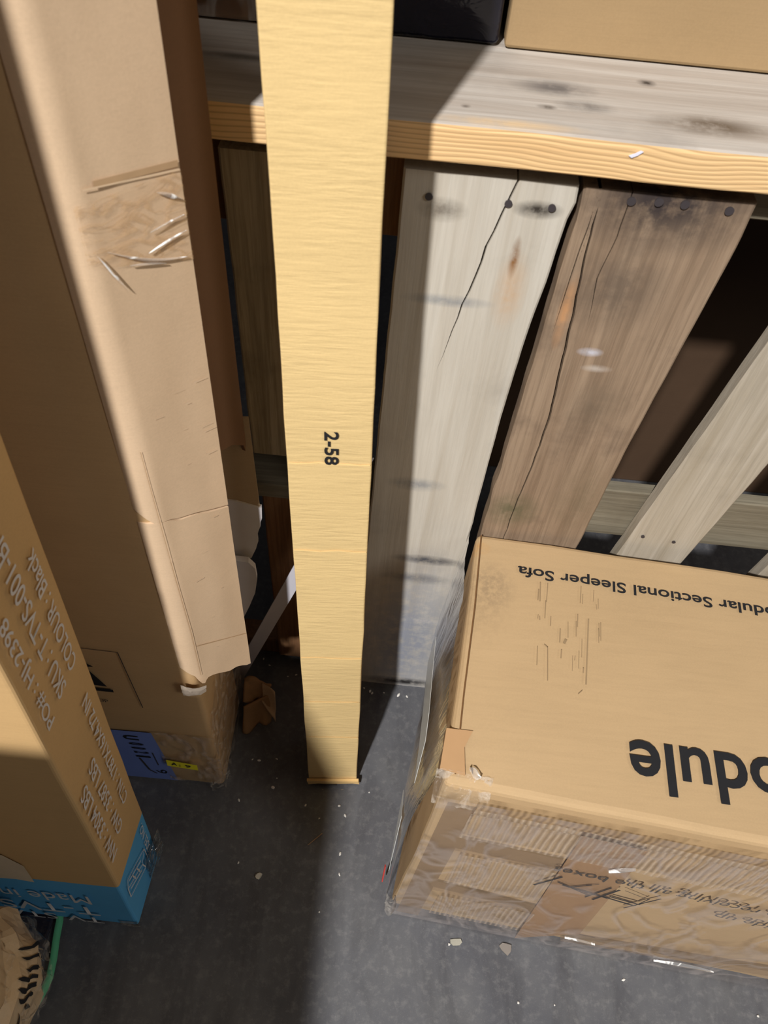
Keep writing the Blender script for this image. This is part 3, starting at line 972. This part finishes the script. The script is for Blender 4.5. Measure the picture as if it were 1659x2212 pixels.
strokes('white_print', fr_, [(.010, .142, .012, .178, .0022), (.012, .178, .066, .128, .0022), (.066, .128, .072, .095, .0022), (.072, .095, .010, .142, .0022),
                             (.022, .188, .066, .148, .0028), (.018, .160, .060, .118, .0028), (.034, .172, .038, .146, .0028), (.050, .158, .054, .13, .0028), (.012, .178, .020, .20, .0018), (.02, .20, .085, .15, .0018), (.085, .15, .086, .105, .0016), (.066, .128, .085, .15, .0018)], WHITE_INK, TV, .0024)
ffr = Frame((-.371, .240, 0), (1, 0, 0), TW)
text('white_print', 'Made in', ffr, (-.060, .172), (-1, 0), (0, -1), .150, .046, WHITE_INK, TV, .0042, .0)
text('white_print', 'T-TVS-001', ffr, (-.058, .106), (-1, 0), (0, -1), .285, .050, WHITE_INK, TV, .0042, .002)
text('white_print', 'TV STAND', ffr, (-.060, .042), (-1, 0), (0, -1), .26, .036, WHITE_INK, TV, .0042, .002)
decal('scuffed_patch', ffr, [(-.30, .215), (-.30, .37), (-.20, .36), (-.155, .345), (-.134, .302), (-.137, .22), (-.165, .228)], mat_plain('bare_paper', s2l(206, 190, 165), .8), TV, .0028, 'pale scuffed patch')
grid_patch('corner_film', lambda a, b: fr_(.072 + .06 * a, .018 + .10 * b, .003 + .005 * a + .004 * noise.noise(V((a * 9, b * 12, 5)))), 16, 16, mat_film('wet_film', .12, tint=(.3, .4, .42), wr=1.0, wscale=30, rough=.08, gloss=.35), TV)
grid_patch('corner_film', lambda a, b: ffr(-.03 + .035 * a, .002 + .03 * b, .003 + .002 * noise.noise(V((a * 9, b * 9, 2)))), 8, 6, FILM_CRUMPLED, TV)

# ------------------------------------------------------------------ crumpled carton, lower left
CR = root('crumpled_carton', 'low crumpled carton with black print in the lower left corner', 'carton', (-.6, .0, 0))
M_cr = mat_card('crumpled_kraft', s2l(208, 182, 146), var=.2, rough=.5)
rings = [  # (z, outline from front-right round the back corner to the left)
    (.0, [(-.60, -.14), (-.60, .0), (-.60, .03), (-.62, .06), (-.66, .09), (-.9, .10)]),
    (.12, [(-.475, -.14), (-.478, .05), (-.470, .108), (-.490, .150), (-.535, .185), (-.9, .20)]),
    (.20, [(-.458, -.14), (-.458, .066), (-.450, .122), (-.466, .158), (-.512, .205), (-.9, .21)]),
    (.26, [(-.452, -.14), (-.449, .063), (-.443, .12), (-.457, .165), (-.505, .208), (-.9, .21)]),
    (.315, [(-.440, -.14), (-.438, .059), (-.442, .112), (-.460, .150), (-.505, .195), (-.9, .20)]),
    (.325, [(-.455, -.14), (-.453, .05), (-.457, .10), (-.475, .140), (-.515, .18), (-.9, .19)])]


def dens(pts, k=6):
    out = []
    for p, q in zip(pts, pts[1:]):
        out += [tuple(p[i] + (q[i] - p[i]) * a / k for i in (0, 1)) for a in range(k)]
    return out + [pts[-1]]


bm = bmesh.new()
gr = []
for (z0, r0), (z1, r1) in zip(rings, rings[1:]):
    for a in range(3):
        f_ = a / 3
        gr.append([(p[0] + (q[0] - p[0]) * f_, p[1] + (q[1] - p[1]) * f_, z0 + (z1 - z0) * f_) for p, q in zip(dens(r0), dens(r1))])
gr.append([(p[0], p[1], rings[-1][0]) for p in dens(rings[-1][1])])
vg = []
for row in gr:
    r = []
    for (x, y, z) in row:
        k = max(0, min(1, (y + .02) / .1)) if z > .02 else 0
        d = noise.noise_vector(V((x * 26, y * 26, z * 34))) * .009 * k
        r.append(bm.verts.new((x + d.x, y + d.y * .6, max(0, z + d.z))))
    vg.append(r)
for a in range(len(vg) - 1):
    for j in range(len(vg[0]) - 1):
        bm.faces.new((vg[a][j], vg[a][j + 1], vg[a + 1][j + 1], vg[a + 1][j]))
CRP = [[v.co.copy() for v in r] for r in vg]
q0 = [bm.verts.new((-.9, -.14, r[0].co.z)) for r in vg]
for a in range(len(vg) - 1):
    bm.faces.new((vg[a][-1], q0[a], q0[a + 1], vg[a + 1][-1]))
    bm.faces.new((q0[a], vg[a][0], vg[a + 1][0], q0[a + 1]))
bm.faces.new(vg[-1] + [q0[-1]])
bm.faces.new((vg[0] + [q0[0]])[::-1])
bmesh.ops.recalc_face_normals(bm, faces=bm.faces)
mk('carton_body', bm, M_cr, CR)


def cr_at(i, r):
    """point on the crumpled side: i along the outline, r up the rows"""
    a, b = int(i), int(r)
    f, g = i - a, r - b
    p = (CRP[b][a] * (1 - f) + CRP[b][a + 1] * f) * (1 - g) + (CRP[b + 1][a] * (1 - f) + CRP[b + 1][a + 1] * f) * g
    n = (CRP[b][a + 1] - CRP[b][a]).cross(CRP[b + 1][a] - CRP[b][a]).normalized()
    if n.dot(V((.8, .3, .5))) < 0:
        n = -n
    return p + n * .0022


def cr_stroke(i0, r0, i1, r1, w, mat=INK):
    def f(a, b):
        return cr_at(i0 + (i1 - i0) * a + (b - .5) * w * .6, r0 + (r1 - r0) * a + (b - .5) * w)
    return grid_patch('black_print', f, 8, 2, mat, CR)


for i0, r0, i1, r1, w in [(11.5, 8.2, 10.2, 12.2, .9), (10.2, 7.6, 8.8, 11.6, .7), (12.6, 8.5, 11.8, 12.5, .8), (14.2, 8.0, 13.4, 11.0, .8), (8.6, 6.4, 8.0, 8.8, .8), (16.0, 8.2, 15.4, 11.5, .7), (18.0, 8.6, 17.2, 12.0, .7)]:
    cr_stroke(i0, r0, i1, r1, w)
for i0, r0, i1, r1, w in [(4.6, 7.2, 6.8, 9.4, 2.6), (3.2, 12.2, 4.4, 14.2, .5), (4.2, 12.2, 5.4, 14.2, .5), (5.4, 12.0, 6.6, 14.0, .5), (2.0, 12.2, 3.2, 14.2, .6)]:
    cr_stroke(i0, r0, i1, r1, w, INK_SOFT)


def cr_film(a, b):
    r0, r1 = dens(rings[1][1]), dens(rings[5][1])
    i = a * 20 + 6
    k = min(int(i), len(r0) - 2)
    f_ = i - k
    lerp = lambda r: V((r[k][0] + (r[k + 1][0] - r[k][0]) * f_, r[k][1] + (r[k + 1][1] - r[k][1]) * f_, 0))
    p = lerp(dens(rings[2][1])) * (1 - b) + lerp(r1) * b
    d = noise.noise_vector(V((a * 15, b * 7, 3))) * .008
    return p + V((.008 - .004 * b, .006, .17 + .165 * b)) + d


grid_patch('plastic_wrap', cr_film, 50, 20, mat_film('carton_film', .14, tint=(.8, .72, .6), wr=.4, wscale=30, rough=.15, gloss=.06), CR)

# ------------------------------------------------------------------ unseen carton, added out of frame to shade the floor and the blue banded carton
OC = root('cardboard_carton', 'unseen plain brown carton added out of frame at the near left to cast shade', 'carton', (-.8, -.6, 0))
bm = bmesh.new()
hexa(bm, [(-1.2, -1.1, 0), (-.36, -1.1, 0), (-.36, -.17, 0), (-1.2, -.17, 0), (-1.2, -1.1, 1.34), (-.36, -1.1, 1.34), (-.36, -.17, 1.34), (-1.2, -.17, 1.34)], .006, 2)
mk('carton_body', bm, M_card_dark, OC)

# ------------------------------------------------------------------ white angle strip
P0, P1 = V((-.292, .722, .012)), V((-.040, .742, .760))
ax = (P1 - P0).normalized()
sd = ax.cross(V((0, 1, 0))).normalized()      # across, towards +x / down
if sd.x < 0:
    sd = -sd
nn = sd.cross(ax).normalized()
if nn.y > 0:
    nn = -nn
bm = bmesh.new()
W1, W2, TH = .026, .020, .0025
sec = [(-W1 / 2, 0), (W1 / 2, 0), (W1 / 2 + .006, -W2), (W1 / 2 + .006 - TH, -W2), (W1 / 2 - TH, -TH), (-W1 / 2, -TH)]
prism(bm, [P0 + sd * a + nn * b_ for a, b_ in sec], [P1 + sd * a + nn * b_ for a, b_ in sec])
bmesh.ops.recalc_face_normals(bm, faces=bm.faces)
o = mk('angle_strip', bm, mat_plain('white_glossy_plastic', s2l(206, 204, 212), .16, .6, .04), None, loc=(-.292, .722, 0))
tag(o, 'glossy white angle strip leaning against the pallet behind the torn carton', 'strip')

# ------------------------------------------------------------------ cardboard scrap
SC = root('cardboard_scrap', 'crumpled torn scrap of cardboard on the floor beside the torn carton', 'scrap', (-.22, .68, 0))
M_scrap = mat_card('scrap_kraft', s2l(176, 138, 98), var=.2)


def scrap1(a, b):
    p = V((-.258, .705, .085)).lerp(V((-.205, .71, .065)), a)
    q = V((-.256, .662, .060)).lerp(V((-.205, .690, .045)), a)
    r = p.lerp(q, b)
    r.z += .010 * math.sin(a * 5 + b * 3) + .006 * noise.noise(V((a * 5, b * 5, 2)))
    return r


grid_patch('folded_panel', scrap1, 14, 14, M_scrap, SC, thick=.004)


def scrap2(a, b):
    p = V((-.254, .655, .055)).lerp(V((-.200, .69, .06)), a)
    q = V((-.252, .622, .0)).lerp(V((-.200, .655, .0)), a)
    r = p.lerp(q, b)
    r.y -= .008 * math.sin(a * 9) * b
    return r


grid_patch('folded_panel', scrap2, 14, 10, M_scrap, SC, thick=.004)


def scrap3(a, b):
    p = V((-.222, .705, .072)).lerp(V((-.192, .68, .075)), a)
    q = V((-.215, .67, .06)).lerp(V((-.186, .645, .004)), a)
    r = p.lerp(q, b)
    r.z += .008 * math.sin(b * 6 + a * 2)
    return r


grid_patch('torn_edge', scrap3, 12, 14, mat_card('scrap_kraft_pale', s2l(206, 176, 140)), SC, thick=.003)

# ------------------------------------------------------------------ green strap and black film by the crumpled carton
pts = [V(p) for p in ((-.530, .30, .004), (-.514, .234, .004), (-.510, .205, .005), (-.504, .175, .006), (-.500, .145, .009), (-.503, .122, .012), (-.512, .098, .008), (-.53, .07, .004), (-.56, .04, .004))]


def strap(a, b):
    k = a * (len(pts) - 1)
    i = min(int(k), len(pts) - 2)
    p = pts[i].lerp(pts[i + 1], k - i)
    d = (pts[i + 1] - pts[i]).normalized()
    s_ = V((-d.y, d.x, 0)) * -1
    return p + s_ * (b - .5) * .011 + V((0, 0, (b - .5) * .006))


bm = bmesh.new()
o = grid_patch('packing_strap', strap, 40, 2, mat_plain('green_strap', s2l(92, 176, 130), .3, .5), None, thick=.001)
tag(o, 'green plastic packing strap curling on the floor at the lower left', 'strap')


def bfilm(a, b):
    x, y = -.66 + .135 * a, .125 + .125 * b
    return V((x, y, .004 + .018 * abs(noise.noise(V((a * 5, b * 5, 1)))) * math.sin(a * math.pi) + .002))


o = grid_patch('black_film', bfilm, 24, 24, M_blackplastic, None, thick=.001)
tag(o, 'crumpled black plastic film on the floor under the blue banded carton', 'plastic film')

# ------------------------------------------------------------------ debris
M_crumb = mat_plain('white_crumb', s2l(226, 222, 214), .7)
CRUMBS = [(-0.234, 0.479), (-0.165, 0.53), (-0.016, 0.359), (-0.017, 0.469), (-0.068, 0.459), (-0.031, 0.487), (-0.222, 0.564), (-0.208, 0.563), (-0.239, 0.795), (-0.223, 0.781), (-0.178, 0.758), (-0.16, 0.764), (-0.005, 0.748), (0.009, 0.742), (0.014, 0.738), (0.04, 0.742), (0.073, 0.74), (0.092, 0.738), (0.027, 0.52), (-0.019, 0.396), (-0.212, 0.362), (0.199, 0.259), (0.519, 0.23), (0.325, 0.178), (0.39, 0.18), (0.757, 0.194), (-0.046, 0.291), (-0.17, 0.51), (-0.099, 0.482), (-0.172, 0.57)]
rg = random.Random(12)
for i, (x, y) in enumerate(CRUMBS):
    bm = bmesh.new()
    bmesh.ops.create_icosphere(bm, subdivisions=2, radius=1)
    a = rg.uniform(.0012, .0028)
    el = rg.uniform(.8, 2.2)
    for v in bm.verts:
        v.co += noise.noise_vector(v.co * 1.4 + V((i * 3.1, 0, 0))) * .5
        v.co = V((v.co.x * a * el, v.co.y * a, v.co.z * a * .7))
    bmesh.ops.rotate(bm, verts=bm.verts, cent=(0, 0, 0), matrix=Matrix.Rotation(rg.uniform(0, 3.1), 3, 'Z'))
    mz = min(v.co.z for v in bm.verts)
    bmesh.ops.translate(bm, verts=bm.verts, vec=(x, y, -mz))
    o = mk('foam_crumb', bm, M_crumb, None, loc=(x, y, 0))
    tag(o, 'tiny white crumb of packing litter on the concrete floor', 'crumb', 'white crumbs on the floor')


def flake(name, label, x, y, r, col, cat, seed):
    rg = random.Random(seed)
    bm = bmesh.new()
    n = 9
    ring = []
    for k in range(n):
        a = 2 * math.pi * k / n
        rr = r * rg.uniform(.6, 1.15)
        ring.append((x + math.cos(a) * rr * 1.3, y + math.sin(a) * rr, .0008))
    prism(bm, ring, [(p[0], p[1], .0025 + .002 * rg.random()) for p in ring])
    tag(mk(name, bm, mat_plain(name + '_mat' + str(seed), col, .7), None, loc=(x, y, 0)), label, cat)


flake('paper_flake', 'pale torn flake on the floor in front of the slim yellow carton', -.169, .342, .006, s2l(210, 204, 190), 'flake', 1)
flake('paper_flake', 'pale grey chip on the floor just in front of the sofa carton', .211, .264, .008, s2l(168, 164, 150), 'flake', 2)
flake('paper_flake', 'flat brownish flake on the floor below the sofa carton tape strip', .304, .261, .011, s2l(132, 124, 116), 'flake', 3)
bm = bmesh.new()
prism(bm, [(-.084, .407, .0005), (-.083, .4062, .0005), (-.058, .430, .0005), (-.059, .4312, .0005)], [(-.084, .407, .0018), (-.083, .4062, .0018), (-.058, .430, .003), (-.059, .4312, .003)])
bmesh.ops.recalc_face_normals(bm, faces=bm.faces)
tag(mk('wood_splinter', bm, mat_plain('splinter_wood', s2l(170, 140, 110), .7), None, loc=(-.07, .42, 0)), 'thin pale splinter on the floor in front of the slim yellow carton', 'splinter')
